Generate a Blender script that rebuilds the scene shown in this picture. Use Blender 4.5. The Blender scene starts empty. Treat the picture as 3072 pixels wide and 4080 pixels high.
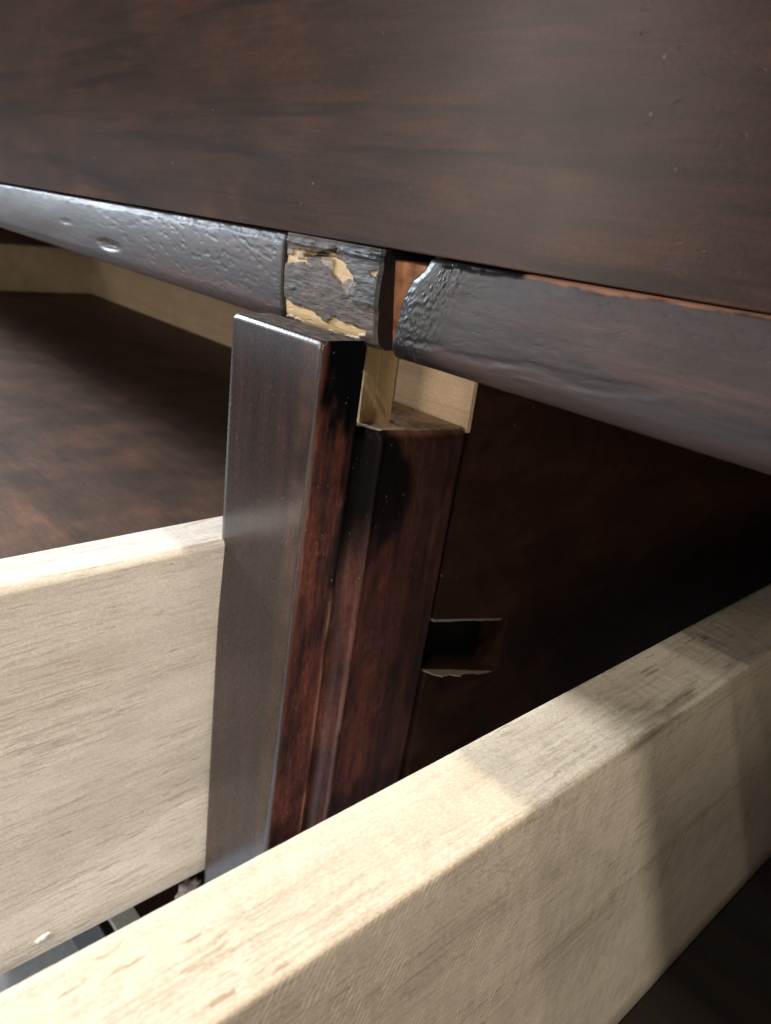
import bpy, bmesh, math, random
import numpy as np
from mathutils import Matrix, Vector

# ------------------------------------------------------------------ camera
scene = bpy.context.scene
COL = scene.collection
MM = 0.001
cam_data = bpy.data.cameras.new('camera')
cam = bpy.data.objects.new('camera', cam_data)
COL.objects.link(cam)
scene.camera = cam
CX = (0.66392505, 0.73749709, 0.12369948)       # image right
CYD = (0.34592875, -0.15624324, -0.92516017)    # image down
CF = (-0.66297573, 0.65702822, -0.35885525)     # forward
cx, cy, cz = Vector(CX), -Vector(CYD), -Vector(CF)
mw = Matrix((cx, cy, cz)).transposed().to_4x4()
mw.translation = Vector((0.19212, -0.11955, 0.03107))
cam.matrix_world = mw
cam_data.sensor_fit = 'VERTICAL'
cam_data.sensor_height = 24.0
cam_data.lens = 24.0 * 3069.0 / 4080.0
cam_data.clip_start = 0.004
cam_data.clip_end = 50.0
cam_data.dof.use_dof = True
cam_data.dof.focus_distance = 0.178
cam_data.dof.aperture_fstop = 20.0

# ------------------------------------------------------------------ world and lamps (an indoor photograph)
world = bpy.data.worlds.new('World')
scene.world = world
world.use_nodes = True
wbg = world.node_tree.nodes['Background']
wbg.inputs['Color'].default_value = (1.0, 0.97, 0.94, 1)
wbg.inputs['Strength'].default_value = 0.20

def aim(o, target):
    d = Vector(target) - o.location
    o.rotation_euler = d.to_track_quat('-Z', 'Y').to_euler()

def downlight(loc, watts, colour, radius, cone=100, blend=0.5, target=(0.05, 0, -0.07)):
    l = bpy.data.lights.new('ceiling_downlight', 'SPOT')
    l.energy = watts; l.color = colour; l.shadow_soft_size = radius
    l.spot_size = math.radians(cone); l.spot_blend = blend
    o = bpy.data.objects.new('ceiling_downlight', l); COL.objects.link(o)
    o.location = loc; aim(o, target)
    return o

def arealight(loc, w, h, watts, colour, target=(0, 0, 0)):
    l = bpy.data.lights.new('window_and_fill_light', 'AREA')
    l.shape = 'RECTANGLE'; l.size = w; l.size_y = h; l.energy = watts; l.color = colour
    o = bpy.data.objects.new('window_and_fill_light', l); COL.objects.link(o)
    o.location = loc; aim(o, target)
    return o

H = 2.0
# the front edge of the cabinet's top (y -91, z 150 mm) throws its shadow at three depths: three downlights in a row
def row(slope): return -0.091 - slope * (H - 0.15)
downlight((0.35, row(0.37), H), 152, (1.0, 0.90, 0.76), 0.018)
downlight((1.90, row(0.556), H), 165, (1.0, 0.93, 0.85), 0.045)
downlight((1.05, row(0.776), H), 52, (1.0, 0.95, 0.90), 0.040)
downlight((0.60, row(0.97), H), 55, (1.0, 0.94, 0.86), 0.030)
# soft daylight from a window far to the left, then three added fill lamps
arealight((-3.1, -0.85, 1.10), 0.55, 0.5, 290, (0.78, 0.89, 1.0))
arealight((-1.9, -1.9, 1.45), 0.7, 0.7, 11, (0.82, 0.90, 1.0))  # added cool fill, lifts the grey sheen of the right rail
arealight((-1.8, -2.5, 0.45), 0.32, 1.1, 24, (1.0, 0.91, 0.80))  # added warm lamp, mirrored as a soft upright band on the front panel
arealight((1.1, -2.1, 0.42), 0.4, 0.4, 18, (1.0, 0.92, 0.80))  # added low fill for the divider's front edge and the stile body top

scene.view_settings.view_transform = 'Standard'
scene.view_settings.look = 'None'
scene.view_settings.exposure = 0.0
scene.view_settings.gamma = 1.0

# ------------------------------------------------------------------ helpers
rng = np.random.RandomState(7)
_lat = rng.rand(256, 256)

def vnoise(u, v):
    u = np.asarray(u, float); v = np.asarray(v, float)
    i = np.floor(u).astype(int); j = np.floor(v).astype(int)
    a = u - i; b = v - j
    a = a * a * (3 - 2 * a); b = b * b * (3 - 2 * b)
    g = lambda p, q: _lat[p % 256, q % 256]
    return (g(i, j) * (1 - a) + g(i + 1, j) * a) * (1 - b) + (g(i, j + 1) * (1 - a) + g(i + 1, j + 1) * a) * b

def fbm(u, v, o=4):
    s = 0; a = 1; t = 0
    for k in range(o):
        s = s + a * vnoise(np.asarray(u) * 2 ** k + 17.3 * k, np.asarray(v) * 2 ** k + 9.1 * k); t += a; a *= 0.5
    return s / t

def sstep(a, b, x):
    t = np.clip((np.asarray(x, float) - a) / (b - a), 0, 1)
    return t * t * (3 - 2 * t)

def poly_mask(px, pz, poly, soft):
    """signed-distance mask of a polygon, 1 inside"""
    px = np.asarray(px, float); pz = np.asarray(pz, float)
    d = np.full(px.shape, 1e9); inside = np.zeros(px.shape, bool)
    n = len(poly)
    for k in range(n):
        (x0, z0), (x1, z1) = poly[k], poly[(k + 1) % n]
        ex, ez = x1 - x0, z1 - z0
        t = np.clip(((px - x0) * ex + (pz - z0) * ez) / (ex * ex + ez * ez + 1e-12), 0, 1)
        d = np.minimum(d, np.hypot(px - x0 - t * ex, pz - z0 - t * ez))
        c = ((z0 > pz) != (z1 > pz)) & (px < (x1 - x0) * (pz - z0) / (z1 - z0 + 1e-12) + x0)
        inside ^= c
    sd = np.where(inside, d, -d)
    return sstep(-soft, soft, sd)

def empty(name, loc, parent=None, label=None, cat=None, group=None):
    o = bpy.data.objects.new(name, None)
    o.empty_display_size = 0.02
    COL.objects.link(o)
    if parent: o.parent = parent; o.location = Vector(loc) - wloc(parent)
    else: o.location = loc
    if label: o['label'] = label
    if cat: o['category'] = cat
    if group: o['group'] = group
    return o

def wloc(o):
    v = Vector((0, 0, 0))
    while o: v = v + o.location; o = o.parent
    return v

def mesh_obj(name, verts, faces, mats, parent=None, smooth=True, attrs=None, label=None, matidx=None):
    """verts in millimetres, world"""
    base = wloc(parent) if parent else Vector((0, 0, 0))
    V = np.asarray(verts, float) * MM
    org = V.mean(0) * 0
    me = bpy.data.meshes.new(name)
    me.from_pydata([tuple(p - np.array(base)) for p in V], [], faces)
    if not isinstance(mats, (list, tuple)): mats = [mats]
    for m in mats: me.materials.append(m)
    if matidx is not None: me.polygons.foreach_set('material_index', matidx)
    if attrs:
        for k, a in attrs.items():
            at = me.attributes.new(k, 'FLOAT', 'POINT')
            at.data.foreach_set('value', np.asarray(a, np.float32).ravel())
    me.polygons.foreach_set('use_smooth', [smooth] * len(me.polygons))
    me.update()
    o = bpy.data.objects.new(name, me); COL.objects.link(o)
    if parent: o.parent = parent
    if label: o['label'] = label
    return o

def hexa(name, P, mat, parent=None, bevel=0.8, seg=3, label=None, wob=0.0):
    """8 corners in mm: bottom 4 (ccw) then top 4; bevelled"""
    bm = bmesh.new()
    v = [bm.verts.new(p) for p in P]
    for f in ((3, 2, 1, 0), (4, 5, 6, 7), (0, 1, 5, 4), (1, 2, 6, 5), (2, 3, 7, 6), (3, 0, 4, 7)):
        bm.faces.new([v[i] for i in f])
    if bevel > 0:
        bmesh.ops.bevel(bm, geom=bm.edges[:], offset=bevel, segments=seg, profile=0.5, affect='EDGES')
    bm.normal_update()
    bm.verts.index_update()
    verts = [tuple(x.co) for x in bm.verts]
    faces = [[x.index for x in f.verts] for f in bm.faces]
    bm.free()
    o = mesh_obj(name, verts, faces, mat, parent, True, None, label)
    big = [p for p in o.data.polygons]
    # flat big faces, smooth bevels
    areas = sorted((p.area for p in big), reverse=True)
    lim = areas[5] * 0.999 if len(areas) > 6 else 0
    for p in big: p.use_smooth = p.area < lim
    return o

def box(name, x0, x1, y0, y1, z0, z1, mat, parent=None, bevel=0.8, seg=3, label=None):
    return hexa(name, [(x0, y0, z0), (x1, y0, z0), (x1, y1, z0), (x0, y1, z0),
                       (x0, y0, z1), (x1, y0, z1), (x1, y1, z1), (x0, y1, z1)], mat, parent, bevel, seg, label)

def sweep_faces(ns, npf, caps=True):
    f = []
    for s in range(ns - 1):
        for p in range(npf):
            q = (p + 1) % npf
            f.append((s * npf + p, s * npf + q, (s + 1) * npf + q, (s + 1) * npf + p))
    if caps:
        f.append(tuple(range(npf - 1, -1, -1)))
        f.append(tuple((ns - 1) * npf + i for i in range(npf)))
    return f

# ------------------------------------------------------------------ node helpers
class NT:
    def __init__(s, name):
        s.m = bpy.data.materials.new(name); s.m.use_nodes = True
        s.t = s.m.node_tree; s.n = s.t.nodes; s.l = s.t.links
        s.b = s.n['Principled BSDF']
        s.tc = s.n.new('ShaderNodeTexCoord').outputs['Object']
    def lk(s, a, b): s.l.new(a, b)
    def val(s, sock, v):
        if hasattr(v, 'is_output') or isinstance(v, bpy.types.NodeSocket): s.l.new(v, sock)
        else: sock.default_value = v
    def mapped(s, scale, loc=(0, 0, 0), rot=(0, 0, 0), src=None):
        m = s.n.new('ShaderNodeMapping'); s.lk(src or s.tc, m.inputs['Vector'])
        m.inputs['Scale'].default_value = scale; m.inputs['Location'].default_value = loc; m.inputs['Rotation'].default_value = rot
        return m.outputs['Vector']
    def noise(s, vec, scale=1.0, detail=4, rough=0.55, dist=0.0):
        n = s.n.new('ShaderNodeTexNoise'); s.lk(vec, n.inputs['Vector'])
        n.inputs['Scale'].default_value = scale; n.inputs['Detail'].default_value = detail
        n.inputs['Roughness'].default_value = rough; n.inputs['Distortion'].default_value = dist
        return n.outputs['Fac']
    def voro(s, vec, scale=1.0, out='Distance'):
        n = s.n.new('ShaderNodeTexVoronoi'); s.lk(vec, n.inputs['Vector']); n.inputs['Scale'].default_value = scale
        return n.outputs[out]
    def ramp(s, fac, stops, interp='LINEAR'):
        r = s.n.new('ShaderNodeValToRGB'); s.lk(fac, r.inputs['Fac']); r.color_ramp.interpolation = interp
        e = r.color_ramp.elements
        while len(e) < len(stops): e.new(0.5)
        for k, (p, c) in enumerate(stops):
            e[k].position = p
            e[k].color = (c, c, c, 1) if not isinstance(c, (tuple, list)) else (*c, 1)
        return r.outputs['Color']
    def math(s, op, a, b=None, clamp=False):
        n = s.n.new('ShaderNodeMath'); n.operation = op; n.use_clamp = clamp
        s.val(n.inputs[0], a)
        if b is not None: s.val(n.inputs[1], b)
        return n.outputs[0]
    def mix(s, fac, a, b, mode='MIX'):
        n = s.n.new('ShaderNodeMix'); n.data_type = 'RGBA'; n.blend_type = mode
        s.val(n.inputs[0], fac)
        for i, c in ((6, a), (7, b)):
            if isinstance(c, (tuple, list)): n.inputs[i].default_value = (*c, 1)
            else: s.lk(c, n.inputs[i])
        return n.outputs[2]
    def attr(s, name):
        a = s.n.new('ShaderNodeAttribute'); a.attribute_name = name
        return a.outputs['Fac']
    def sep(s, src=None):
        x = s.n.new('ShaderNodeSeparateXYZ'); s.lk(src or s.tc, x.inputs[0]); return x.outputs
    def bump(s, height, strength=0.3, dist=0.0004, normal=None):
        b = s.n.new('ShaderNodeBump'); s.lk(height, b.inputs['Height'])
        b.inputs['Strength'].default_value = strength; b.inputs['Distance'].default_value = dist
        if normal is not None: s.lk(normal, b.inputs['Normal'])
        return b.outputs['Normal']
    def out(s, col, rough, normal=None, spec=0.5):
        s.val(s.b.inputs['Base Color'], col if not isinstance(col, tuple) else (*col, 1))
        s.val(s.b.inputs['Roughness'], rough)
        s.val(s.b.inputs['Specular IOR Level'], spec)
        if normal is not None: s.lk(normal, s.b.inputs['Normal'])
        return s.m

def ax_scale(axis, along, across):
    v = [across * 1000] * 3; v['xyz'.index(axis)] = along * 1000
    return tuple(v)       # frequencies per millimetre

def dark_wood(name, axis, dark, mid, warm, rough=0.34, specks=0.6, streak=1.0, scr=0.5, rvar=0.12, offs=(0, 0, 0), spec=0.5):
    t = NT(name)
    broad = t.noise(t.mapped(ax_scale(axis, 0.006, 0.075), offs), 1, 4, 0.55, 0.4)
    fine = t.noise(t.mapped(ax_scale(axis, 0.03, 0.7), offs), 1, 4, 0.6)
    blot = t.noise(t.mapped((28, 28, 28), offs), 1, 3, 0.5)
    f = t.math('ADD', t.math('MULTIPLY', broad, 0.75 * streak), t.math('MULTIPLY', fine, 0.22))
    f = t.math('ADD', f, t.math('MULTIPLY', blot, 0.25))
    col = t.ramp(f, [(0.36, dark), (0.56, mid), (0.80, warm)])
    # fine pores
    pore = t.ramp(t.noise(t.mapped(ax_scale(axis, 0.16, 1.3), offs), 1, 2, 0.5), [(0.60, 0.0), (0.72, 1.0)])
    col = t.mix(t.math('MULTIPLY', pore, 0.45), col, tuple(c * 0.45 for c in dark))
    # small dust and nick specks
    sp = t.ramp(t.voro(t.mapped((420, 420, 420), offs), 1), [(0.045, 1.0), (0.085, 0.0)])
    gate = t.ramp(t.noise(t.mapped((90, 90, 90), offs), 1, 3), [(0.53, 0.0), (0.60, 1.0)])
    spk = t.math('MULTIPLY', t.math('MULTIPLY', sp, gate), specks)
    col = t.mix(spk, col, (0.30, 0.27, 0.25))
    r = t.math('ADD', rough - rvar / 2, t.math('MULTIPLY', t.noise(t.mapped((60, 60, 60), offs), 1, 4), rvar))
    r = t.math('ADD', r, t.math('MULTIPLY', spk, 0.3))
    h = t.math('SUBTRACT', t.math('MULTIPLY', fine, 0.6), t.math('MULTIPLY', pore, scr))
    h = t.math('ADD', h, t.math('MULTIPLY', spk, 0.8))
    nrm = t.bump(h, 0.22, 0.0003)
    und = t.noise(t.mapped(ax_scale(axis, 0.01, 0.06), offs), 1, 2)
    nrm = t.bump(und, 0.25, 0.0009, nrm)
    return t.out(col, r, nrm, spec)

def pale_wood(name, axis, light, mid, dark, fibre=0.5, saw=0.0, stain=False, offs=(0, 0, 0), streaks=0.6, rough=0.62):
    t = NT(name)
    broad = t.noise(t.mapped(ax_scale(axis, 0.005, 0.06), offs), 1, 4, 0.55, 0.5)
    cloud = t.noise(t.mapped((30, 30, 30), offs), 1, 5, 0.6)
    f = t.math('ADD', t.math('MULTIPLY', broad, 0.6), t.math('MULTIPLY', cloud, 0.4))
    col = t.ramp(f, [(0.36, mid), (0.62, light)])
    # wavering fibre lines, dark and light, and a fine tooth over everything
    wob = t.noise(t.mapped((160, 160, 160), offs), 1, 3, 0.6)
    wv = t.n.new('ShaderNodeVectorMath'); wv.operation = 'ADD'
    cmb = t.n.new('ShaderNodeCombineXYZ')
    for q in range(3): t.lk(t.math('MULTIPLY', wob, 0.0016), cmb.inputs[q])
    t.lk(t.tc, wv.inputs[0]); t.lk(cmb.outputs[0], wv.inputs[1])
    warped = wv.outputs[0]
    n1 = t.noise(t.mapped(ax_scale(axis, 0.050, 1.05), offs, src=warped), 1, 4, 0.65)
    n2 = t.noise(t.mapped(ax_scale(axis, 0.045, 0.90), (4.4, 2.2, 3.3), src=warped), 1, 4, 0.65)
    dl = t.ramp(n1, [(0.50, 0.0), (0.60, 1.0)]); ll = t.ramp(n2, [(0.53, 0.0), (0.62, 1.0)])
    fg = t.ramp(t.noise(t.mapped(ax_scale(axis, 0.02, 0.05), (7, 7, 7)), 1, 3), [(0.36, 0.15), (0.60, 1.0)])
    dlg = t.math('MULTIPLY', dl, fg)
    col = t.mix(t.math('MULTIPLY', dlg, 0.68 * fibre), col, dark)
    col = t.mix(t.math('MULTIPLY', t.math('MULTIPLY', ll, fg), 0.5 * fibre), col, tuple(min(0.9, c * 1.18) for c in light))
    grit = t.noise(t.mapped(ax_scale(axis, 1.1, 2.8), offs), 1, 2, 0.6)
    col = t.mix(1.0, col, t.ramp(grit, [(0.30, 0.84), (0.70, 1.13)]), 'MULTIPLY')
    # short brown vessel dashes and a few long growth streaks
    dash = t.ramp(t.noise(t.mapped(ax_scale(axis, 0.09, 0.9), (3.1, 1.7, 0.4), src=warped), 1, 2, 0.5), [(0.63, 0.0), (0.69, 1.0)])
    dgate = t.ramp(t.noise(t.mapped(ax_scale(axis, 0.012, 0.07), (1.3, 0, 2)), 1, 3), [(0.48, 0.0), (0.60, 1.0)])
    dd = t.math('MULTIPLY', dash, dgate)
    col = t.mix(t.math('MULTIPLY', dd, streaks), col, (0.27, 0.155, 0.08))
    line = t.ramp(t.noise(t.mapped(ax_scale(axis, 0.0035, 0.11), (0.2, 0.6, 1.1), src=warped), 1, 3, 0.5, 0.3), [(0.645, 0.0), (0.675, 1.0), (0.70, 0.15)])
    col = t.mix(t.math('MULTIPLY', line, 0.5 * streaks), col, (0.25, 0.15, 0.085))
    h = t.math('SUBTRACT', t.math('MULTIPLY', grit, 0.5), t.math('ADD', t.math('MULTIPLY', dlg, 0.5), t.math('MULTIPLY', dd, 0.4)))
    if saw > 0:
        x, y, z = t.sep()
        gn = t.n.new('ShaderNodeNewGeometry'); side = t.math('ABSOLUTE', t.sep(gn.outputs['True Normal'])[0])
        side = t.math('GREATER_THAN', side, 0.7)
        # shallow arcs left by the saw blade across the face
        yy = t.math('SUBTRACT', y, 0.62); zz = t.math('ADD', z, 0.24)
        d = t.math('SQRT', t.math('ADD', t.math('MULTIPLY', yy, yy), t.math('MULTIPLY', zz, zz)))
        ph = t.math('MULTIPLY', t.math('ADD', d, t.math('MULTIPLY', wob, 0.0022)), 5200.0)
        s = t.ramp(t.math('ADD', t.math('MULTIPLY', t.math('SINE', ph), 0.5), 0.5), [(0.55, 0.0), (0.9, 1.0)])
        sg = t.ramp(t.noise(t.mapped((38, 38, 38), (5, 2, 1)), 1, 3), [(0.36, 0.0), (0.50, 1.0)])
        brk = t.ramp(t.noise(t.mapped((500, 500, 130)), 1, 3), [(0.40, 0.0), (0.58, 1.0)])
        sm = t.math('MULTIPLY', t.math('MULTIPLY', s, sg), t.math('MULTIPLY', brk, side))
        col = t.mix(t.math('MULTIPLY', sm, 0.85 * saw), col, tuple(min(1, c * 1.32) for c in light))
        h = t.math('ADD', h, t.math('MULTIPLY', sm, 0.10 * saw))
        # cathedral growth arcs near the upper arris
        y2 = t.math('MULTIPLY', t.math('ADD', y, 0.112), 0.75); z2 = t.math('SUBTRACT', z, 0.142)
        d2 = t.math('SQRT', t.math('ADD', t.math('MULTIPLY', y2, y2), t.math('MULTIPLY', z2, z2)))
        d2 = t.math('ADD', d2, t.math('MULTIPLY', t.noise(t.mapped((75, 75, 110)), 1, 5), 0.017))
        s2 = t.ramp(t.math('ADD', t.math('MULTIPLY', t.math('SINE', t.math('MULTIPLY', d2, 3300.0)), 0.5), 0.5), [(0.45, 0.0), (0.85, 1.0)])
        g2 = t.math('MULTIPLY', t.ramp(d2, [(0.018, 1.0), (0.060, 0.0)]), side)
        g2 = t.math('MULTIPLY', g2, t.ramp(t.noise(t.mapped((300, 300, 300)), 1, 3), [(0.38, 0.1), (0.6, 1.0)]))
        col = t.mix(t.math('MULTIPLY', t.math('MULTIPLY', s2, g2), 0.30 * saw), col, (0.23, 0.165, 0.11))
    if stain:
        st = t.attr('stain')
        col = t.mix(t.math('MULTIPLY', st, t.ramp(n1, [(0.35, 0.45), (0.6, 1.0)])), col, (0.09, 0.07, 0.048))
    nrm = t.bump(h, 0.16, 0.00030)
    return t.out(col, rough, nrm, 0.3)

def front_wood(name, gain=1.0, rough=0.27, spec=0.24, streak=0.8, tint=(1, 1, 1)):
    """mottled red-brown veneer with long soft dark streaks"""
    t = NT(name)
    mot = t.noise(t.mapped((24, 24, 70)), 1, 6, 0.66, 0.2)
    fine = t.noise(t.mapped(ax_scale('x', 0.05, 0.8)), 1, 4, 0.65)
    f = t.math('ADD', t.math('MULTIPLY', mot, 0.68), t.math('MULTIPLY', fine, 0.32))
    g = lambda c: tuple(q * gain * k for q, k in zip(c, tint))
    col = t.ramp(f, [(0.34, g((0.027, 0.0140, 0.0094))), (0.50, g((0.045, 0.0212, 0.0130))), (0.61, g((0.070, 0.0290, 0.0165))), (0.74, g((0.094, 0.036, 0.0195)))])
    st = t.ramp(t.noise(t.mapped(ax_scale('x', 0.011, 0.15), (1.5, 0.3, 2.1)), 1, 4, 0.55, 0.6), [(0.52, 0.0), (0.66, 1.0)])
    gx = t.ramp(t.noise(t.mapped((6, 6, 12), (0.4, 3.0, 1.0)), 1, 2), [(0.34, 0.0), (0.54, 1.0)])
    col = t.mix(t.math('MULTIPLY', t.math('MULTIPLY', st, gx), streak), col, g((0.011, 0.0078, 0.0066)))
    grit = t.noise(t.mapped((1200, 1200, 1200)), 1, 3, 0.65)
    col = t.mix(1.0, col, t.ramp(grit, [(0.30, 0.78), (0.70, 1.22)]), 'MULTIPLY')
    sp = t.ramp(t.voro(t.mapped((230, 230, 230)), 1), [(0.07, 1.0), (0.11, 0.0)])
    gate = t.ramp(t.noise(t.mapped((60, 60, 60), (2, 1, 3)), 1, 3), [(0.57, 0.0), (0.63, 1.0)])
    spk = t.math('MULTIPLY', sp, gate)
    col = t.mix(t.math('MULTIPLY', spk, 0.5), col, (0.28, 0.25, 0.22))
    # worn nicks along the grain, in patches
    nk = t.ramp(t.noise(t.mapped(ax_scale('x', 0.25, 0.8), (3, 3, 3)), 1, 2), [(0.66, 0.0), (0.72, 1.0)])
    ng = t.ramp(t.noise(t.mapped((16, 16, 16), (9, 2, 4)), 1, 3), [(0.55, 0.0), (0.66, 1.0)])
    nick = t.math('MULTIPLY', nk, ng)
    r = t.math('ADD', rough, t.math('MULTIPLY', t.noise(t.mapped((40, 40, 40)), 1, 4), 0.12))
    h = t.math('ADD', t.math('MULTIPLY', fine, 0.25), t.math('MULTIPLY', grit, 0.3))
    h = t.math('SUBTRACT', t.math('ADD', h, t.math('MULTIPLY', spk, 0.8)), t.math('MULTIPLY', nick, 1.2))
    return t.out(col, r, t.bump(h, 0.14, 0.0003), spec)

# ------------------------------------------------------------------ materials
DK = (0.011, 0.0072, 0.0060); MD = (0.024, 0.0135, 0.0100); WM = (0.058, 0.024, 0.0150)
M_apron = front_wood('varnished_dark_front_veneer')
M_case = front_wood('stained_dark_wood_case', 0.75, 0.50, 0.14, 0.4)
M_dbottom = front_wood('matte_brown_drawer_bottom', 1.95, 0.50, 0.14, 0.25, (0.92, 1.15, 1.28))
M_dbottom_shaded = dark_wood('shaded_drawer_bottom', 'x', (0.006, 0.005, 0.004), (0.012, 0.009, 0.007), (0.022, 0.014, 0.010), 0.6, 0.25, spec=0.25)  # darker copy of the drawer bottom: shade in the right drawer put into its colour
M_base = dark_wood('stained_dark_wood_base', 'x', DK, MD, (0.050, 0.020, 0.014), 0.40, 0.2)

LT = (0.66, 0.57, 0.45); LM = (0.52, 0.435, 0.33); LD = (0.36, 0.285, 0.205)
M_side_l = pale_wood('pale_drawer_wood_fibrous', 'y', (0.70, 0.62, 0.53), (0.56, 0.485, 0.40), (0.31, 0.24, 0.18), 0.85)
M_side_r = pale_wood('pale_drawer_wood_sawn', 'y', (0.62, 0.525, 0.40), (0.49, 0.405, 0.30), (0.27, 0.205, 0.145), 0.55, 1.0, True, (0.7, 0.3, 0.2), 0.75)  # base colour lowered to stand in for shade over the right drawer
M_pale = pale_wood('pale_drawer_wood', 'x', (0.46, 0.35, 0.235), (0.37, 0.275, 0.18), (0.24, 0.17, 0.10), 0.5)
M_lip = pale_wood('dusty_splintered_wood', 'y', (0.36, 0.30, 0.22), (0.26, 0.21, 0.15), (0.14, 0.11, 0.075), 0.5)
M_raw = pale_wood('raw_inner_wood', 'x', (0.80, 0.61, 0.41), (0.66, 0.48, 0.31), (0.42, 0.28, 0.17), 0.4)
M_rawz = pale_wood('raw_tenon_wood', 'z', (0.85, 0.60, 0.33), (0.70, 0.46, 0.23), (0.42, 0.24, 0.11), 0.5)

def rail_material(name, offs):
    """dark lacquer; attributes: black = glossy black lacquer, raw = worn raw wood"""
    t = NT(name)
    broad = t.noise(t.mapped(ax_scale('x', 0.012, 0.12), offs), 1, 4, 0.55, 0.5)
    fine = t.noise(t.mapped(ax_scale('x', 0.06, 0.8), offs), 1, 4, 0.6)
    f = t.math('ADD', t.math('MULTIPLY', broad, 0.7), t.math('MULTIPLY', fine, 0.35))
    col = t.ramp(f, [(0.36, (0.010, 0.0075, 0.0075)), (0.56, (0.030, 0.0148, 0.0130)), (0.74, (0.078, 0.031, 0.024))])
    bl = t.attr('black'); rw = t.attr('raw')
    col = t.mix(bl, col, (0.004, 0.004, 0.0045))
    rawc = t.mix(fine, (0.16, 0.066, 0.036), (0.34, 0.16, 0.09))
    col = t.mix(rw, col, rawc)
    nick = t.ramp(t.noise(t.mapped(ax_scale('x', 0.30, 1.1), (2.2, 0.4, 1.9), (0, 0.5, 0)), 1, 2, 0.4), [(0.62, 0.0), (0.70, 1.0)])
    ng = t.ramp(t.noise(t.mapped((45, 45, 45), offs), 1, 3), [(0.46, 0.0), (0.58, 1.0)])
    nk = t.math('MULTIPLY', nick, ng)
    grit = t.noise(t.mapped((900, 900, 900)), 1, 3, 0.6)
    h = t.math('SUBTRACT', t.math('ADD', t.math('MULTIPLY', fine, 0.6), t.math('MULTIPLY', grit, 0.22)), t.math('MULTIPLY', nk, 0.5))
    nrm = t.bump(h, 0.20, 0.00040)
    r = t.math('ADD', 0.40, t.math('MULTIPLY', grit, 0.18))
    r = t.math('SUBTRACT', r, t.math('MULTIPLY', bl, 0.12))
    r = t.math('ADD', r, t.math('MULTIPLY', rw, 0.25))
    return t.out(col, r, nrm, 0.46)
M_rail = rail_material('lacquered_rail', (0, 0, 0))

def block_material():
    t = NT('torn_rail_block')
    fine = t.noise(t.mapped(ax_scale('x', 0.12, 1.0)), 1, 4, 0.6, 0.4)
    cl = t.noise(t.mapped((240, 240, 240)), 1, 4)
    col = t.ramp(t.math('ADD', t.math('MULTIPLY', fine, 0.6), t.math('MULTIPLY', cl, 0.4)),
                 [(0.34, (0.020, 0.015, 0.013)), (0.52, (0.075, 0.052, 0.041)), (0.72, (0.17, 0.12, 0.09))])
    crack = t.ramp(t.noise(t.mapped(ax_scale('x', 0.14, 0.75), (1, 2, 3), (0, 0.3, 0)), 1, 3, 0.5), [(0.60, 0.0), (0.66, 1.0)])
    col = t.mix(t.math('MULTIPLY', crack, 0.7), col, (0.008, 0.006, 0.006))
    col = t.mix(t.attr('black'), col, (0.014, 0.012, 0.013))
    rawc = t.mix(fine, (0.38, 0.245, 0.115), (0.72, 0.53, 0.30))
    col = t.mix(t.attr('raw'), col, rawc)
    h = t.math('SUBTRACT', t.math('ADD', fine, cl), crack)
    return t.out(col, t.math('SUBTRACT', 0.62, t.math('MULTIPLY', t.attr('black'), 0.2)), t.bump(h, 0.5, 0.0004), 0.4)
M_block = block_material()

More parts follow.
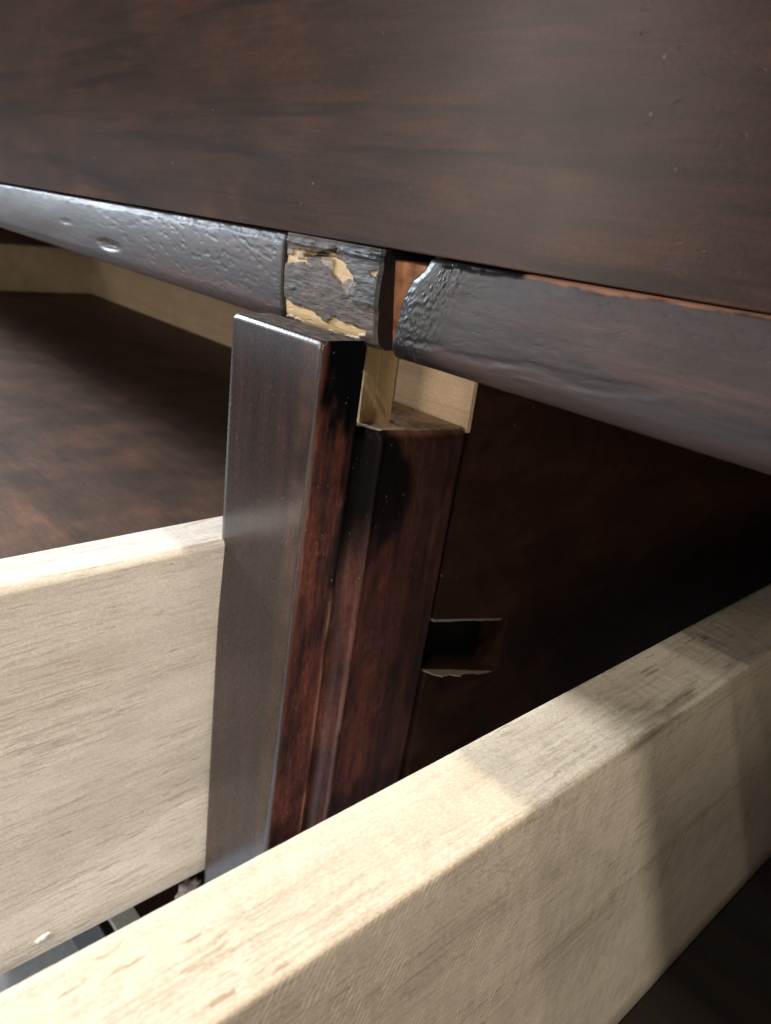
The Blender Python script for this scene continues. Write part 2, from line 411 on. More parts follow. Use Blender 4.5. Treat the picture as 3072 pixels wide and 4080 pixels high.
def stile_material():
    """attributes: black = black lacquer, red = red-brown stained side, raw = worn arris"""
    t = NT('stained_stile')
    fine = t.noise(t.mapped(ax_scale('z', 0.035, 1.1)), 1, 5, 0.6)
    broad = t.noise(t.mapped(ax_scale('z', 0.02, 0.16), (3, 1, 2)), 1, 4, 0.6, 0.4)
    blot = t.noise(t.mapped((95, 95, 55), (1, 4, 2)), 1, 4, 0.6)
    f = t.math('ADD', t.math('MULTIPLY', broad, 0.6), t.math('MULTIPLY', fine, 0.4))
    face = t.ramp(f, [(0.36, (0.013, 0.0085, 0.0080)), (0.55, (0.023, 0.0130, 0.0112)), (0.72, (0.048, 0.018, 0.0125))])
    red = t.ramp(t.math('ADD', t.math('MULTIPLY', f, 0.62), t.math('MULTIPLY', blot, 0.42)),
                 [(0.41, (0.017, 0.009, 0.009)), (0.50, (0.058, 0.019, 0.016)), (0.61, (0.122, 0.037, 0.026)), (0.73, (0.21, 0.080, 0.046))])
    gr2 = t.noise(t.mapped((1300, 1300, 500)), 1, 3, 0.7)
    red = t.mix(1.0, red, t.ramp(gr2, [(0.32, 0.55), (0.68, 1.45)]), 'MULTIPLY')
    col = t.mix(t.attr('red'), face, red)
    col = t.mix(t.attr('raw'), col, t.mix(fine, (0.22, 0.075, 0.04), (0.42, 0.22, 0.14)))
    col = t.mix(t.attr('black'), col, (0.0045, 0.0045, 0.005))
    # vertical hairline scratches and dust specks
    scr = t.ramp(t.noise(t.mapped((900, 900, 60), (2, 2, 2)), 1, 2, 0.5), [(0.70, 0.0), (0.76, 1.0)])
    col = t.mix(t.math('MULTIPLY', scr, 0.10), col, (0.20, 0.13, 0.10))
    sp = t.ramp(t.voro(t.mapped((600, 600, 380)), 1), [(0.07, 1.0), (0.16, 0.0)])
    gate = t.ramp(t.noise(t.mapped((160, 160, 110)), 1, 3), [(0.50, 0.0), (0.58, 1.0)])
    sp2 = t.math('MULTIPLY', sp, gate)
    amt = t.math('ADD', 0.18, t.math('MULTIPLY', t.attr('red'), 0.32))
    spk = t.math('MULTIPLY', sp2, amt)
    col = t.mix(spk, col, (0.36, 0.30, 0.27))
    grit = t.noise(t.mapped((1100, 1100, 700)), 1, 3, 0.6)
    r = t.math('ADD', 0.23, t.math('MULTIPLY', grit, 0.09))
    r = t.math('ADD', r, t.math('MULTIPLY', t.attr('red'), 0.10))
    r = t.math('ADD', r, t.math('MULTIPLY', t.attr('black'), 0.10))
    h = t.math('ADD', t.math('MULTIPLY', fine, 0.35), t.math('ADD', t.math('MULTIPLY', grit, 0.12), t.math('MULTIPLY', spk, 0.7)))
    t.val(t.b.inputs['Specular IOR Level'], 0.5)
    h = t.math('ADD', h, t.math('MULTIPLY', t.math('MULTIPLY', t.attr('black'), t.noise(t.mapped((520, 520, 520)), 1, 3)), 1.2))
    return t.out(col, r, t.bump(h, 0.30, 0.00035), t.math('SUBTRACT', 0.70, t.math('ADD', t.math('MULTIPLY', t.attr('red'), 0.26), t.math('MULTIPLY', t.attr('black'), 0.42))))
M_stile = stile_material()

def endgrain_material():
    t = NT('raw_end_grain')
    a = t.noise(t.mapped((420, 420, 420)), 1, 5, 0.65)
    b = t.noise(t.mapped((90, 60, 60)), 1, 3)
    col = t.ramp(t.math('ADD', t.math('MULTIPLY', a, 0.5), t.math('MULTIPLY', b, 0.5)),
                 [(0.36, (0.22, 0.15, 0.10)), (0.50, (0.52, 0.38, 0.25)), (0.66, (0.74, 0.57, 0.39))])
    return t.out(col, 0.85, t.bump(a, 0.7, 0.0008), 0.2)
M_end = endgrain_material()
def endgrain_dark():
    t = NT('stained_end_grain')
    a = t.noise(t.mapped((260, 800, 420)), 1, 5, 0.65)
    col = t.ramp(a, [(0.36, (0.015, 0.012, 0.011)), (0.50, (0.075, 0.052, 0.041)), (0.64, (0.22, 0.155, 0.11))])
    return t.out(col, 0.7, t.bump(a, 0.6, 0.0006), 0.3)
M_endd = endgrain_dark()

def simple(name, col, rough, spec=0.3, nscale=0, amt=0.3):
    t = NT(name)
    n = t.noise(t.mapped((nscale or 200,) * 3), 1, 4)
    c = t.ramp(n, [(0.3, tuple(x * (1 - amt) for x in col)), (0.7, tuple(min(1, x * (1 + amt)) for x in col))])
    return t.out(c, rough, t.bump(n, 0.3, 0.0005), spec)
M_floor = simple('grey_floor', (0.50, 0.54, 0.60), 0.55, 0.3, 160, 0.12)
M_trim = simple('grey_metal_trim', (0.62, 0.63, 0.63), 0.45, 0.4, 300, 0.1)
M_white = simple('dried_white_glue', (0.80, 0.80, 0.78), 0.5, 0.4, 900, 0.1)
M_lint = simple('pinkish_lint', (0.62, 0.54, 0.54), 0.9, 0.1, 700, 0.25)
M_black = simple('matte_near_black', (0.008, 0.007, 0.007), 0.6, 0.3, 300, 0.3)

# ------------------------------------------------------------------ floor
fl = mesh_obj('floor', [(-3000, -3000, -420), (3000, -3000, -420), (3000, 3000, -420), (-3000, 3000, -420)], [(0, 1, 2, 3)], M_floor, None, False)
fl['kind'] = 'structure'

# ------------------------------------------------------------------ cabinet
cab = empty('cabinet', (0.0, 0.25, -0.29), None,
            'dark brown wooden cabinet with a broken front rail and split centre stile', 'cabinet')
# wide upper front, its lower arris 20 mm proud of the stile
def apron_z(x): return 21.45 + 0.006 * x
hexa('front_panel', [(-1100, 17.7, apron_z(-560)), (800, 17.7, apron_z(800)), (800, 26, apron_z(800)), (-1100, 26, apron_z(-560)),
                     (-1100, 17.7, 137.5), (800, 17.7, 137.5), (800, 26, 137.5), (-1100, 26, 137.5)], M_apron, cab, 0.35, 3)
box('top_board', -1130, 830, -91, 580, 138, 160, M_case, cab, 1.5, 3)
box('case_top', -1100, 800, 52, 560, 21.5, 34, M_case, cab, 0.5, 1)
box('back_panel', -1100, 800, 560, 572, -285, 137.5, M_case, cab, 0.5, 1)
box('side_panel', -1120, -1101, 18, 572, -285, 137.5, M_case, cab, 0.5, 1)
box('side_panel', 801, 820, 18, 572, -285, 137.5, M_case, cab, 0.5, 1)

# ---- front rail, left length
def prof_y(z): return 14.5 + max(0.0, z - 4.0) ** 2 / 125.0 + max(0.0, 2.0 - z) ** 2 / 9.0
PROF = [(prof_y(20.7) + 1.6, 20.9), (prof_y(20.7) + 0.5, 20.75)] + [(prof_y(z), z) for z in np.linspace(20.4, -2.2, 44)]
PY = np.interp(np.linspace(0, len(PROF) - 1, 62), range(len(PROF)), [p[0] for p in PROF])
PZ = np.interp(np.linspace(0, len(PROF) - 1, 62), range(len(PROF)), [p[1] for p in PROF])
NP_ = len(PY)
KS = 1.0843                                     # the rail's own plane, about 1.08 of the sketch the marks were laid out on
def sx(x): return 192.1 + (x - 192.1) / KS
def sz(z): return 31.07 + (z - 31.07) / KS
def wx(x): return 192.1 + (x - 192.1) * KS
def wz(z): return 31.07 + (z - 31.07) * KS

def rail(name, xs, disp, label, xoff=None, lift=None, back=36.0):
    V = []; BL = []; RW = []
    for s, x in enumerate(xs):
        xx = np.full(NP_, float(x))
        dy, bl, rw = disp(sx(x), sz(PZ))
        if xoff is not None: xx = xx + xoff(x, PZ)
        zz = PZ + (apron_z(max(-300, min(300, x))) + 0.9 - 20.9) * sstep(4, 20, PZ) + (lift(x) * (1 - sstep(-2.2, 18, PZ)) if lift else 0)
        for k in range(NP_): V.append((xx[k], PY[k] + dy[k], zz[k]))
        V.append((xx[-1], back, zz[-1])); V.append((xx[0], back, zz[0]))
        BL += list(bl) + [0, 0]; RW += list(rw) + [0, 0]
    npf = NP_ + 2
    f = sweep_faces(len(xs), npf)
    return mesh_obj(name, V, f, M_rail, cab, True, {'black': BL, 'raw': RW}, label)

def disp_left(x, z):
    dy = 0.35 * (fbm(x * 0.04 + 0 * z, z * 0.08 + 3, 2) - 0.5)
    dy = dy + 0.35 * (fbm(x * 0.5 + 5 + 0 * z, z * 0.6, 3) - 0.5) * sstep(17, 22, z)            # chipped upper edge
    dy = dy + 0.45 * sstep(19.6, 21.0, z + 2.4 * (fbm(x * 0.12 + 0 * z, 4.4 + 0 * z, 4) - 0.5)) * sstep(-170, -60, x)  # crevice below the front
    # the crushed dent and a smaller one
    for (cx_, cz_, rx, rz, dp) in ((-91, 7.4, 11, 2.3, 0.75), (-131, 12, 7, 1.2, 0.22)):
        q = ((x - cx_) / rx) ** 2 + ((z - cz_) / rz) ** 2
        dy = dy + dp * np.clip(1 - q, 0, 1) * (0.2 + 1.5 * vnoise(x * 0.9 + 0 * z, z * 2.6))
    nk = sstep(0.70, 0.78, fbm(x * 0.34 + z * 0.2, z * 1.7 + x * 0.30, 2)) * sstep(-150, -60, x)
    dy = dy + 0.13 * nk
    dy = dy + 0.10 * (fbm(x * 0.25 + 0 * z, z * 0.4, 3) - 0.5) * sstep(-80, 10, x)
    bl = 0.8 * sstep(12, 18.8, x + 2 * (vnoise(x + 0 * z, z * 0.7) - 0.5)) * sstep(0.35, 0.6, fbm(x * 0.6 + 0 * z, z * 0.4, 3))
    bl = np.maximum(bl, 0.55 * sstep(20.6, 21.6, z + 2.4 * (fbm(x * 0.3 + 0 * z, z * 0 + 1.7, 3) - 0.5)))
    e = 0.8 * sstep(17.6, 18.8, x)
    dy = dy + e * 0.5
    return dy, bl, z * 0
xs = np.concatenate([np.linspace(-1100, -290, 20), np.linspace(-286, -80, 135), np.linspace(-79.2, 4.0, 135)])
def xoff_left(x, z): return 0.19 * (-(z + 2.2)) * sstep(-40, 4.0, x)
rail('front_rail', xs, disp_left, 'left length of rounded dark rail with dents and nicks', xoff_left, lambda x: 0.0095 * min(300, max(0.0, -x)))

# ---- front rail, right length with its blistered broken end
END_Z = [0, 0.9, 6.1, 12.8, 16.7, 19.2, 22.4, 27]; END_X = [58.0, 58.3, 59.3, 60.3, 61.8, 65.2, 66.4, 68.5]
def xoff_right(x, z):
    e = np.interp(sz(z), END_Z, END_X) + 1.2 * (fbm(z * 0.5, z * 0 + 2.2, 3) - 0.5)
    return (e - 58.0) * KS * (1 - sstep(46.7, 72, x))
def disp_right(x, z):
    u = x - 58.0
    rnd = 7.0 * np.clip(1 - u / 4.5, 0, 1) ** 2.2                                 # rounded lip of lacquer
    near = 1 - sstep(68, 82, x + 6 * (fbm(x * 0.1 + 0 * z, z * 0.15, 2) - 0.5) - 0.25 * (z - 10))
    a = 0.75 * x + 0.65 * z
    b = -0.65 * x + 0.75 * z
    wr = np.abs(fbm(a * 0.85 + 2 * fbm(x * 0.2 + 0 * z, z * 0.2, 2), b * 1.5 + 2 * fbm(x * 0.25 + 4 + 0 * z, z * 0.2, 2), 4) - 0.5) * 2
    smooth_lip = 1 - 0.8 * sstep(13, 17, z) * (1 - sstep(66, 72, x))
    dy = rnd + near * smooth_lip * (0.52 * (0.35 - wr))
    dy = dy - 0.5 * near * sstep(3, 7, u) 
    dy = dy + 0.5 * (fbm(x * 0.035 + 4 + 0 * z, z * 0.07, 2) - 0.5)
    cre = sstep(0.58, 0.66, fbm(x * 0.035 + 8 - z * 0.03, z * 0.34 - x * 0.02, 3))
    dy = dy + 0.12 * cre
    dy = dy + 0.14 * (fbm(x * 0.16 + 0 * z, z * 0.9 + x * 0.06, 3) - 0.5)
    edge = 20.7 + 0.8 * (fbm(x * 0.22 + 0 * z, 3.3 + 0 * z, 4) - 0.5) * 2 + 0.008 * (x - 95)
    rw = sstep(-0.25, 0.25, z - edge) * sstep(93, 96, x)
    dk = sstep(-0.3, 0.3, z - edge) * (1 - sstep(93, 96, x)) * sstep(66, 74, x)
    dy = dy + 0.15 * rw + 0.9 * dk
    bl = np.clip(near * 0.95 + dk, 0, 1)
    bl = np.maximum(bl, 0.85 * (1 - sstep(2.0, 5.0, z + 3 * (fbm(x * .1 + 0 * z, z * .1, 2) - .5))) * (1 - sstep(74, 92, x)))
    return dy, bl, rw
xs = np.concatenate([58 + 5 * np.linspace(0, 1, 26) ** 1.5, np.linspace(63.3, 100, 130), np.linspace(100.6, 190, 130), np.linspace(200, 799, 20)])
xs = np.array([wx(q) if q < 191 else q + 0.0 for q in xs]); xs = np.sort(xs)
rail('front_rail', xs, disp_right, 'right length of dark rail with a black blistered broken end', xoff_right)

# ---- raw core seen in the open joint
box('joint_core', 40, 74, 20.8, 36, -1.6, 20.5, simple('orange_raw_core', (0.30, 0.125, 0.06), 0.7, 0.3, 210, 0.6), cab, 0.4, 1,
    'orange raw wood inside the open joint')

# ---- torn block between the two rail lengths
def torn_block():
    gx = np.linspace(19.0, 56.6, 150); gz = np.linspace(23.4, 0.6, 112)
    X, Z = np.meshgrid(gx, gz, indexing='ij')
    jx = X + 2.2 * (fbm(X * 0.35, Z * 0.5, 4) - 0.5); jz = Z + 1.8 * (fbm(X * 0.4 + 7, Z * 0.6 + 3, 4) - 0.5)
    top = poly_mask(jx, jz, [(17.0, 19.6), (27, 19.5), (39, 20.2), (43.6, 18.6), (47.7, 15.6), (46.3, 12.2), (43.2, 12.5), (41.5, 14.5), (37.6, 16.6), (33, 16.2), (26, 16.4), (21, 16.0), (17, 16.4)], 0.25)
    bot = poly_mask(jx, jz, [(17, 7.2), (21.5, 6.8), (25.6, 5.8), (31.9, 5.6), (36, 3.8), (38, 3.4), (39.6, 5.2), (47.3, 5.0), (53, 5.0), (52.6, 3.4), (47.8, 2.0), (40, 1.4), (17, 2.6)], 0.22)
    flake = sstep(0.50, 0.56, fbm(X * 0.16 + 2, Z * 0.30 + 1, 4))
    keep = poly_mask(jx, jz, [(24, 19.0), (39, 19.2), (39, 16), (33, 15.6), (29, 17.2), (24, 17.0)], 0.3)
    top = top * np.clip(0.25 + flake - 0.9 * keep, 0, 1)
    dots = poly_mask(jx, jz, [(53.2, 18.0), (55.5, 18.2), (55.2, 17.2), (53.4, 17.1)], 0.2)
    raw = np.clip(top + bot + dots, 0, 1)
    slot = poly_mask(X, Z + 0.5 * (fbm(X * 0.5, Z, 3) - 0.5), [(26.5, 19.2), (33, 19.9), (40.2, 21.4), (39.4, 19.8), (33, 18.9), (27, 18.2)], 0.25)
    dark = poly_mask(jx, jz, [(41, 23), (44.5, 18.5), (48.5, 15.0), (47.0, 11.0), (50, 9), (57, 10), (58, 30), (40, 30)], 0.6)
    topd = sstep(20.6, 21.8, jz)
    bl = np.clip(dark * 0.75 * (1 - raw) + slot + 0.35 * topd * (1 - raw) + 2.2 * raw * (1 - raw), 0, 1)  # dark rims round the bare patches are edge shadow put into the colour
    Y = 5.4 + 0.7 * raw + 2.4 * slot - 0.25 * dark + 0.35 * (fbm(X * 0.3, Z * 0.9, 4) - 0.5) * (1 - 0.5 * raw)
    Y = Y + 1.0 * (1 - sstep(0.6, 1.8, Z)) + 0.7 * sstep(55.6, 56.6, X) + 0.6 * (1 - sstep(19, 19.7, X))
    Y = Y - 0.9 * np.exp(-((Z - 21.2) / 0.7) ** 2) * (0.4 + 0.8 * vnoise(X * 0.4, Z * 0.5)) 
    V = []; B = []; Rw = []
    n = len(gz)
    for i in range(len(gx)):
        for k in range(n):
            z = min(wz(Z[i, k]), 22.6); t = (X[i, k] - 19.0) / 37.6
            V.append((wx(X[i, k]) - (0.19 - 0.06 * t) * (z + 2.2), Y[i, k] - 5.2 + prof_y(min(z, 20.4)), z))
        V.append((wx(gx[i]), 36, -1.97)); V.append((wx(gx[i]) - 4.0, 36, 22.6))
        B += list(bl[i]) + [0, 0]; Rw += list(raw[i]) + [0.3, 0.3]
    V += V[-(n + 2):]; B += [0.9] * (n + 2); Rw += [0.0] * (n + 2)
    f = sweep_faces(len(gx) + 1, n + 2)
    mesh_obj('rail_block', V, f, M_block, cab, True, {'black': B, 'raw': Rw}, 'torn rail block with pale bare wood showing through')
torn_block()

# ------------------------------------------------------------------ centre stile (part of the cabinet; strip and body are its pieces)
stile = empty('centre_stile', (0.02, 0.03, -0.26), cab)
def xr(z):  # tapering right flank
    return 42.3 - 5.0 * (-z) / 171.0

def face_strip():
    zs = np.concatenate([[0.0, -0.25, -0.6, -1.1, -1.8], np.linspace(-2.6, -30, 56), np.linspace(-31, -262, 190)])
    V = []; BL = []; RD = []; RW = []
    # plan outline, counted from the back left corner round the front to the back right
    side_y = np.concatenate([np.linspace(1.6, 13.0, 30), [13.5, 13.9, 14.2]])
    for z in zs:
        ins = (0.6 + 0.5 * float(vnoise(z * 3, 1.0))) * (1 - min(1, -z / 1.8)) ** 2
        topw = 1.0 if z > -2 else 0.0
        R_ = xr(z)
        pts = [(0.0 + ins, 13.8 - ins), (0.0 + ins, 7.0), (0.0 + ins, 1.0 + ins), (0.3 + ins, 0.3 + ins), (1.0 + ins, 0.0 + ins)]
        for q in np.linspace(0.06, 0.94, 12): pts.append((q * R_, 0.0 + ins))
        pts += [(R_ - 1.4 - ins, 0.0 + ins), (R_ - 0.7 - ins, 0.15 + ins), (R_ - 0.25 - ins, 0.55 + ins), (R_ - 0.05 - ins, 1.05 + ins)]
        m0 = len(pts)
        for y in side_y:
            rid = 0.55 * math.exp(-((y - 13.3) / 0.7) ** 2) * (1 if z < -26 else 0.2)
            w = 0.25 * (float(fbm(y * 0.5, z * 0.15, 3)) - 0.5)
            pts.append((R_ + rid + w - ins, min(y, 14.2 - ins)))
        edge_top = 14.2 - ins
        BLk = [0.0] * len(pts); RDk = [0.0] * len(pts); RWk = [0.0] * len(pts)
        for k in range(m0 - 2, len(pts)):
            y = pts[k][1]
            n = float(fbm(y * 0.35 + 3, z * 0.13, 4)) - 0.5
            RDk[k] = float(sstep(0.2, 1.2, y))
            lim = -14 - 0.9 * y
            b = float(sstep(-7, 6, z - lim + 18 * n)) * float(sstep(0.3, 2.6, y + 2 * n))
            b2 = 0.9 * float(sstep(10.8, 12.6, y + 3 * n)) * float(sstep(-86, -70, z))
            BLk[k] = max(b, b2)
            RWk[k] = 0.75 * math.exp(-((y - 13.3) / 0.45) ** 2) * float(sstep(-72, -88, -0 + z) if z > -72 else 1) * float(sstep(0.30, 0.55, fbm(z * 0.09, y * 0.1 + 2, 3))) if z < -70 else 0.0
        for k in range(m0 - 6, m0 + 1):
            RWk[k] = max(RWk[k], 0.10 * float(vnoise(z * 0.25, k)))
        V += [(x, y, z) for x, y in pts]; BL += BLk; RD += RDk; RW += RWk
    npf = len(pts); ns = len(zs)
    f = sweep_faces(ns, npf)
    # top first: orient outward
    mi = [0] * (len(f) - 2) + [1, 0]
    # the top slope ring also shows end grain on its inner rings
    o = mesh_obj('face_strip', V, [tuple(reversed(q)) for q in f], [M_stile, M_endd], stile, True, {'black': BL, 'red': RD, 'raw': RW},
                 'flat glossy front strip of the stile', mi)
    for p in o.data.polygons:
        if p.material_index == 1: p.use_smooth = False
face_strip()

def stile_body():
    zs = np.concatenate([np.linspace(0, -3.0, 9), np.linspace(-3.4, -40, 90), np.linspace(-41.2, -236, 170)])
    side = [(14.4, -3.0), (15.0, -4.2), (16.5, -5.2), (18.5, -5.4), (20.5, -5.0), (22.2, -4.0), (23.4, -2.4), (24.0, -1.0), (24.5, 0.1), (25.0, 0.5), (25.6, 0.4), (26.4, -0.05), (27.2, -0.15)]
    side_y = np.concatenate([[a for a, b in side], np.linspace(28, 59.5, 42), [60.3, 61.0, 61.6, 62.0]])
    V = []; BL = []; RD = []; RW = []
    for z0 in zs:
        pts = [(0.8, 62.0), (0.4, 40.0), (0.4, 14.4), (12, 14.4), (26, 14.4)]
        ztop = lambda y: -25.0 - 0.075 * (y - 14) + 0.8 * (float(fbm(y * 0.3, 1.2, 3)) - 0.5)
        pz = [ztop(p[1]) + z0 for p in pts]
        m0 = len(pts)
        ins = 2.2 * (1 - min(1, -z0 / 3.0)) ** 2
        for y in side_y:
            z = ztop(y) + z0
            o = float(np.interp(y, [a for a, b in side], [b for a, b in side])) if y < 27.2 else -0.15
            if y > 59.6: o -= 1.3 * ((y - 59.6) / 2.4) ** 2
            R_ = xr(z) - 0.4
            n = float(fbm(y * 0.3 + 1, z * 0.12 + 5, 4)) - 0.5
            pts.append((R_ + o - ins + 0.35 * n, y)); pz.append(z)
        bl = [0.0] * m0; rd = [0.8] * m0; rw = [0.6 if z0 > -0.3 else 0] * m0
        for k in range(m0, len(pts)):
            y, z = pts[k][1], pz[k]
            n = float(fbm(y * 0.22 + 1, z * 0.08 + 5, 4)) - 0.5
            rim = float(np.interp(z, [-80, -66, -60, -54, -45, -38, -30, -25], [25, 30, 36, 40.5, 42.0, 38.8, 33, 29]))
            b = (1 - float(sstep(rim - 3.0, rim + 2.2, y + 4.0 * n))) * float(sstep(-92, -46, z + 22 * n)) if y > 24.2 else 0
            if y <= 24.2: b = float(sstep(-90, -60, z + 6 * (y < 18) * 3 + 14 * n - 1.4 * (y - 14)))
            bl.append(b * 0.95)
            rd.append(0.9 - 0.35 * float(sstep(28, 50, y)))
            r = 0.55 * math.exp(-((y - 24.8) / 0.35) ** 2) * float(sstep(0.35, 0.6, fbm(z * 0.05, 7.7, 3)))
            if z0 > -2.4: r = max(r, float(sstep(-2.4, 0, z0)) * (0.25 + 0.6 * float(fbm(y * 0.4, 8.8, 3))) * float(sstep(24, 32, y)))
            rw.append(r)
        V += [(p[0], p[1], q) for p, q in zip(pts, pz)]; BL += bl; RD += rd; RW += rw
    npf = len(pts); f = sweep_faces(len(zs), npf)
    mi = [0] * (len(f) - 2) + [1, 0]
    # replace the top cap with a rough grid-free fan of its own
    o = mesh_obj('stile_body', V, [tuple(reversed(q)) for q in f], [M_stile, M_end], stile, True, {'black': BL, 'red': RD, 'raw': RW},
                 'moulded reddish side of the stile with black lacquer runs and a raw top', mi)
    for p in o.data.polygons:
        if p.material_index == 1: p.use_smooth = False
stile_body()

# squared tenon that bridged stile and rail
def tenon():
    V = []; zs = np.linspace(0, -34, 12)
    cs = [(20.0, 36.6), (20.0, 25.6), (20.6, 25.0), (23.0, 25.0), (23.4, 25.7), (24.0, 25.0), (26.6, 25.0), (27.0, 25.7), (27.5, 25.0), (30.6, 25.0), (31.2, 25.6),
          (31.2, 29.0), (30.7, 29.4), (31.2, 29.9), (31.2, 36.6)]
    for z in zs:
        for x, y in cs: V.append((x, y, z))
    mesh_obj('tenon', V, sweep_faces(len(zs), len(cs)), M_rawz, stile, False, None, 'pale raw tenon bridging the gap above the stile')
tenon()

# ------------------------------------------------------------------ divider behind the stile
div = empty('divider', (0.02, 0.3, -0.26), cab)
def slab(name, x0, x1, y0, y1, zb, zt, mat, label=None, bevel=0.0, wav=None):
    """slab whose bottom and top edges may slope: zb, zt = (z at y0, z at y1)"""
    return hexa(name, [(x0, y0, zb[0]), (x1, y0, zb[0]), (x1, y1, zb[1]), (x0, y1, zb[1]),
                       (x0, y0, zt[0]), (x1, y0, zt[0]), (x1, y1, zt[1]), (x0, y1, zt[1])], mat, div, bevel, 2, label)
# dark side panel with a torn-out runner slot in it
slab('panel', 3, 37.9, 66.6, 108, (-31, -31), (21, 21), M_case)
slab('panel', 3, 37.9, 64.3, 108, (-98.2, -109.5), (-31.0, -31.0), M_case)
slab('panel', 3, 37.9, 64.3, 108, (-258, -258), (-119.5, -134.0), M_case)
slab('panel', 3, 37.9, 108, 540, (-258, -258), (21, 21), M_case)
slab('slot_back', 3, 26, 64.3, 108, (-119.5, -134.0), (-98.2, -109.5), M_black)  # near-black plate stands in for the shade inside the torn slot
box('front_edge', 1.5, 38.0, 64.2, 66.3, -30.6, 21, M_raw, div, 0.3, 2, 'raw pale front edge of the divider')
box('filler_strip', -7.5, 1.1, 60.5, 70.0, -60, 21, pale_wood('greyish_filler', 'z', (0.46, 0.40, 0.31), (0.38, 0.32, 0.24), (0.28, 0.23, 0.17), 0.3), div, 0.5, 2)
def torn_lip(name, za, zb, x0, wid, up, label):
    """thin ragged splinter along one edge of the slot"""
    V = []; n = 40
    for k in range(n):
        u = k / (n - 1); y = 63.2 + 41 * u
        z = za + (zb - za) * u
        w = wid * (1 - u) ** 0.8 * (0.6 + 0.9 * float(vnoise(k * 0.45, za))) + 0.15
        c = 0.9 * (float(fbm(k * 0.25, za + 3, 3)) - 0.5)
        V += [(x0 - 1.0, y, z + 0.1), (x0 + w, y, z + c + up * w * 0.25), (x0 + w, y, z + c + up * w * 0.25 - 0.35), (x0 - 1.0, y, z - 0.6)]
    mesh_obj(name, V, sweep_faces(n, 4), M_lip, div, False, None, label)
torn_lip('slot_lip', -119.0, -133.2, 37.9, 6.0, 1.0, 'pale splintered lower lip of the runner slot')
torn_lip('slot_lip', -98.0, -109.2, 37.9, 0.7, -0.5, 'thin worn upper lip of the runner slot')

# ------------------------------------------------------------------ base of the cabinet
box('base_rail', -1100, 800, -6.8, 70, -285, -261, M_base, cab, 0.8, 2)
box('base_trim', -1100, 800, -18.2, -7.2, -284, -260.5, M_trim, cab, 0.6, 2, 'grey trim strip along the base rail')
box('base_skirt', -1100, 800, -22.5, -18.6, -300, -262, M_black, cab, 0.4, 1)

# ------------------------------------------------------------------ drawers
left = empty('drawer', (-0.48, 0.10, -0.213), None,
             'wide open drawer with a pale grainy side board butting against the glossy stile', 'drawer', 'open drawers of the cabinet')
def lean(y, top):     # outer face of the right-hand side board, slightly splayed at its top
    return -2.2 - 0.078 * min(0, max(-80, y)) * 0 + ((-0.078 * y) if (top and y < 0) else 0) - (0.02 * y if y > 0 else 0)
ys = (-150, 400)
hexa('side_board', [(-22, -150, -213), (-3.5, -150, -213), (-3.5, 396, -213), (-22, 396, -213),
                    (-12.5, -150, -69.5), (6.2, -150, -69.5), (-6.2, 396, -69.5), (-25.5, 396, -69.5)], M_side_l, left, 2.0, 5)
box('side_board', -962, -943, -150, 396, -213, -69.5, M_pale, left, 1.5, 3)
box('back_board', -942, -26.5, 350, 366, -213, -66, M_pale, left, 1.0, 2)
box('bottom_board', -942.5, -23, -149, 349.6, -136, -129.5, M_dbottom, left, 0.4, 1)
box('drawer_front', -990, 14, -170, -151, -235, -52, M_apron, left, 1.5, 3)

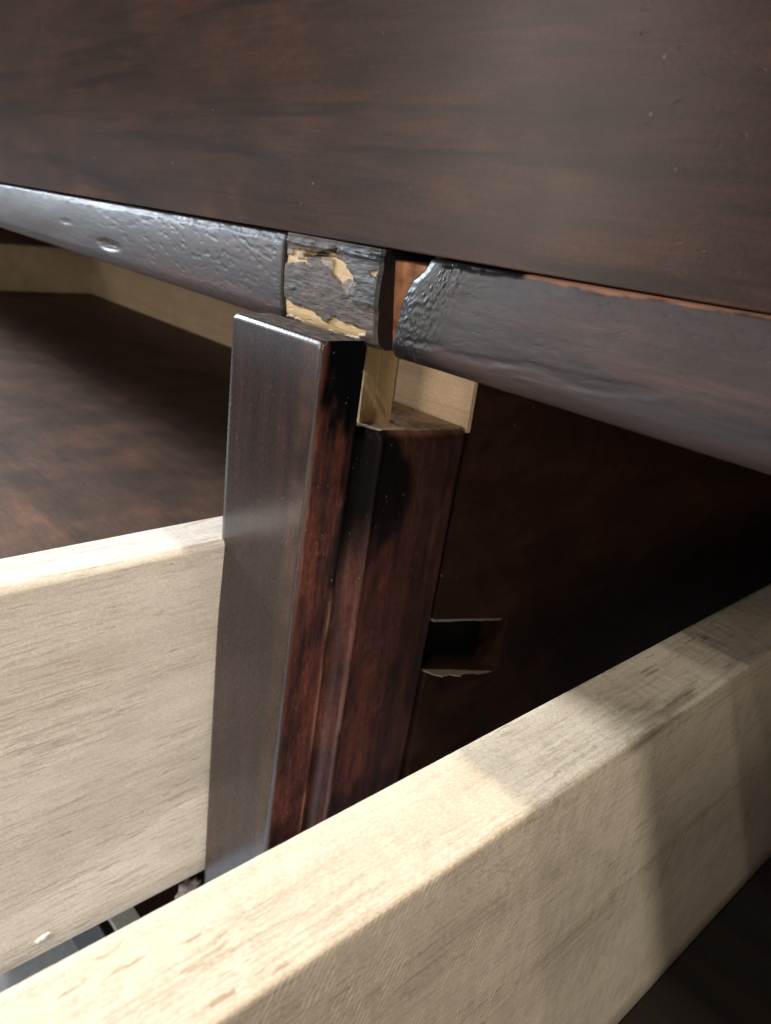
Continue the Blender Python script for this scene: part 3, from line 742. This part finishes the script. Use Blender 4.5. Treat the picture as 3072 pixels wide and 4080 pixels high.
right = empty('drawer', (0.44, 0.10, -0.213), None,
              'open drawer whose sawn pale side board runs diagonally in front of the stile', 'drawer', 'open drawers of the cabinet')
def sawn_board():
    """left side board of the right-hand drawer, gridded on top so the smudge on its arris is a stain map"""
    x0, x1, zt, zb = 114.6, 134.8, -68.0, -213.0
    ysd = np.concatenate([np.linspace(-150, -100, 12), np.linspace(-99, 130, 300), np.linspace(133, 500, 60)])
    prof = [(x0, zb), (x0, zt - 30), (x0, zt - 0.45), (x0 + 0.13, zt - 0.13), (x0 + 0.45, zt)]
    prof += [(q, zt) for q in np.linspace(x0 + 2, x1 - 1.8, 26)]
    prof += [(x1 - 0.5, zt - 0.01), (x1 - 0.15, zt - 0.15), (x1 - 0.01, zt - 0.5)]
    prof += [(x1, zt - q) for q in np.concatenate([np.linspace(1.6, 14, 16), [20, 40, 80, 120]])] + [(x1, zb)]
    V = []; ST = []
    for y in ysd:
        for x, z in prof:
            e = 0.18 * (float(fbm(y * 0.6, x * 0.2, 2)) - 0.5) if abs(z - zt) < 1.2 else 0
            nn = float(fbm(y * 0.06 + 2, (x - z) * 0.35, 4))
            dist = (x1 - x) if z > zt - 1.0 else (zt - z) * 0.9
            on_top = z > zt - 1.0
            band = math.exp(-(((dist - 1.0) / (4.2 if on_top else 1.6)) ** 2)) * float(sstep(14, 26, y)) * (1 - float(sstep(66, 84, y)))
            core = float(sstep(0.34, 0.62, nn)) * band
            wide = 0.28 * math.exp(-((dist / 10.0) ** 2)) * float(sstep(0.3, 0.7, nn)) * float(sstep(-5, 20, y)) * (1 - float(sstep(90, 120, y))) if on_top else 0
            V.append((x + e * 0.4, y, z + e)); ST.append(min(0.7, 0.8 * core + wide))
    f = sweep_faces(len(ysd), len(prof))
    o = mesh_obj('side_board', V, [tuple(reversed(q)) for q in f], M_side_r, right, True, {'stain': ST}, 'sawn side board with a dark smudge on its arris')
    return o
sb = sawn_board()
box('side_board', 740, 759, -150, 500, -213, -68, M_pale, right, 1.5, 3)
box('back_board', 135.2, 739.5, 480, 496, -213, -68, M_pale, right, 1.0, 2)
box('bottom_board', 135.1, 739.6, -149, 479.5, -206, -198.5, M_dbottom_shaded, right, 0.4, 1)
box('drawer_front', 95, 785, -170, -151, -235, -45, M_apron, right, 1.5, 3)

# ------------------------------------------------------------------ small things
def fleck(name, c, r, flat, mat, parent, label=None, seed=3):
    bm = bmesh.new(); bmesh.ops.create_icosphere(bm, subdivisions=3, radius=1)
    rs = np.random.RandomState(seed); ph = rs.rand(6) * 6
    V = []
    for v in bm.verts:
        p = v.co
        k = 1 + 0.28 * math.sin(4 * p.y + ph[0]) * math.cos(5 * p.z + ph[1]) + 0.22 * math.sin(7 * p.x + 6 * p.y + ph[2])
        V.append((c[0] + p.x * r[0] * k, c[1] + p.y * r[1] * k + flat * p.z, c[2] + p.z * r[2] * k))
    F = [[q.index for q in f_.verts] for f_ in bm.faces]; bm.free()
    return mesh_obj(name, V, F, mat, parent, True, None, label)
fleck('glue_fleck', (-3.0, -57.5, -204.2), (0.5, 2.4, 1.0), 0.9, M_white, left, 'white fleck of dried glue')
ln = fleck('lint_tuft', (-35, 15, -257.6), (3.4, 5.5, 3.2), 0.5, M_lint, None, None, 5)
ln['label'] = 'small pinkish white lint tuft lying on the base rail beside the stile foot'
ln['category'] = 'lint'
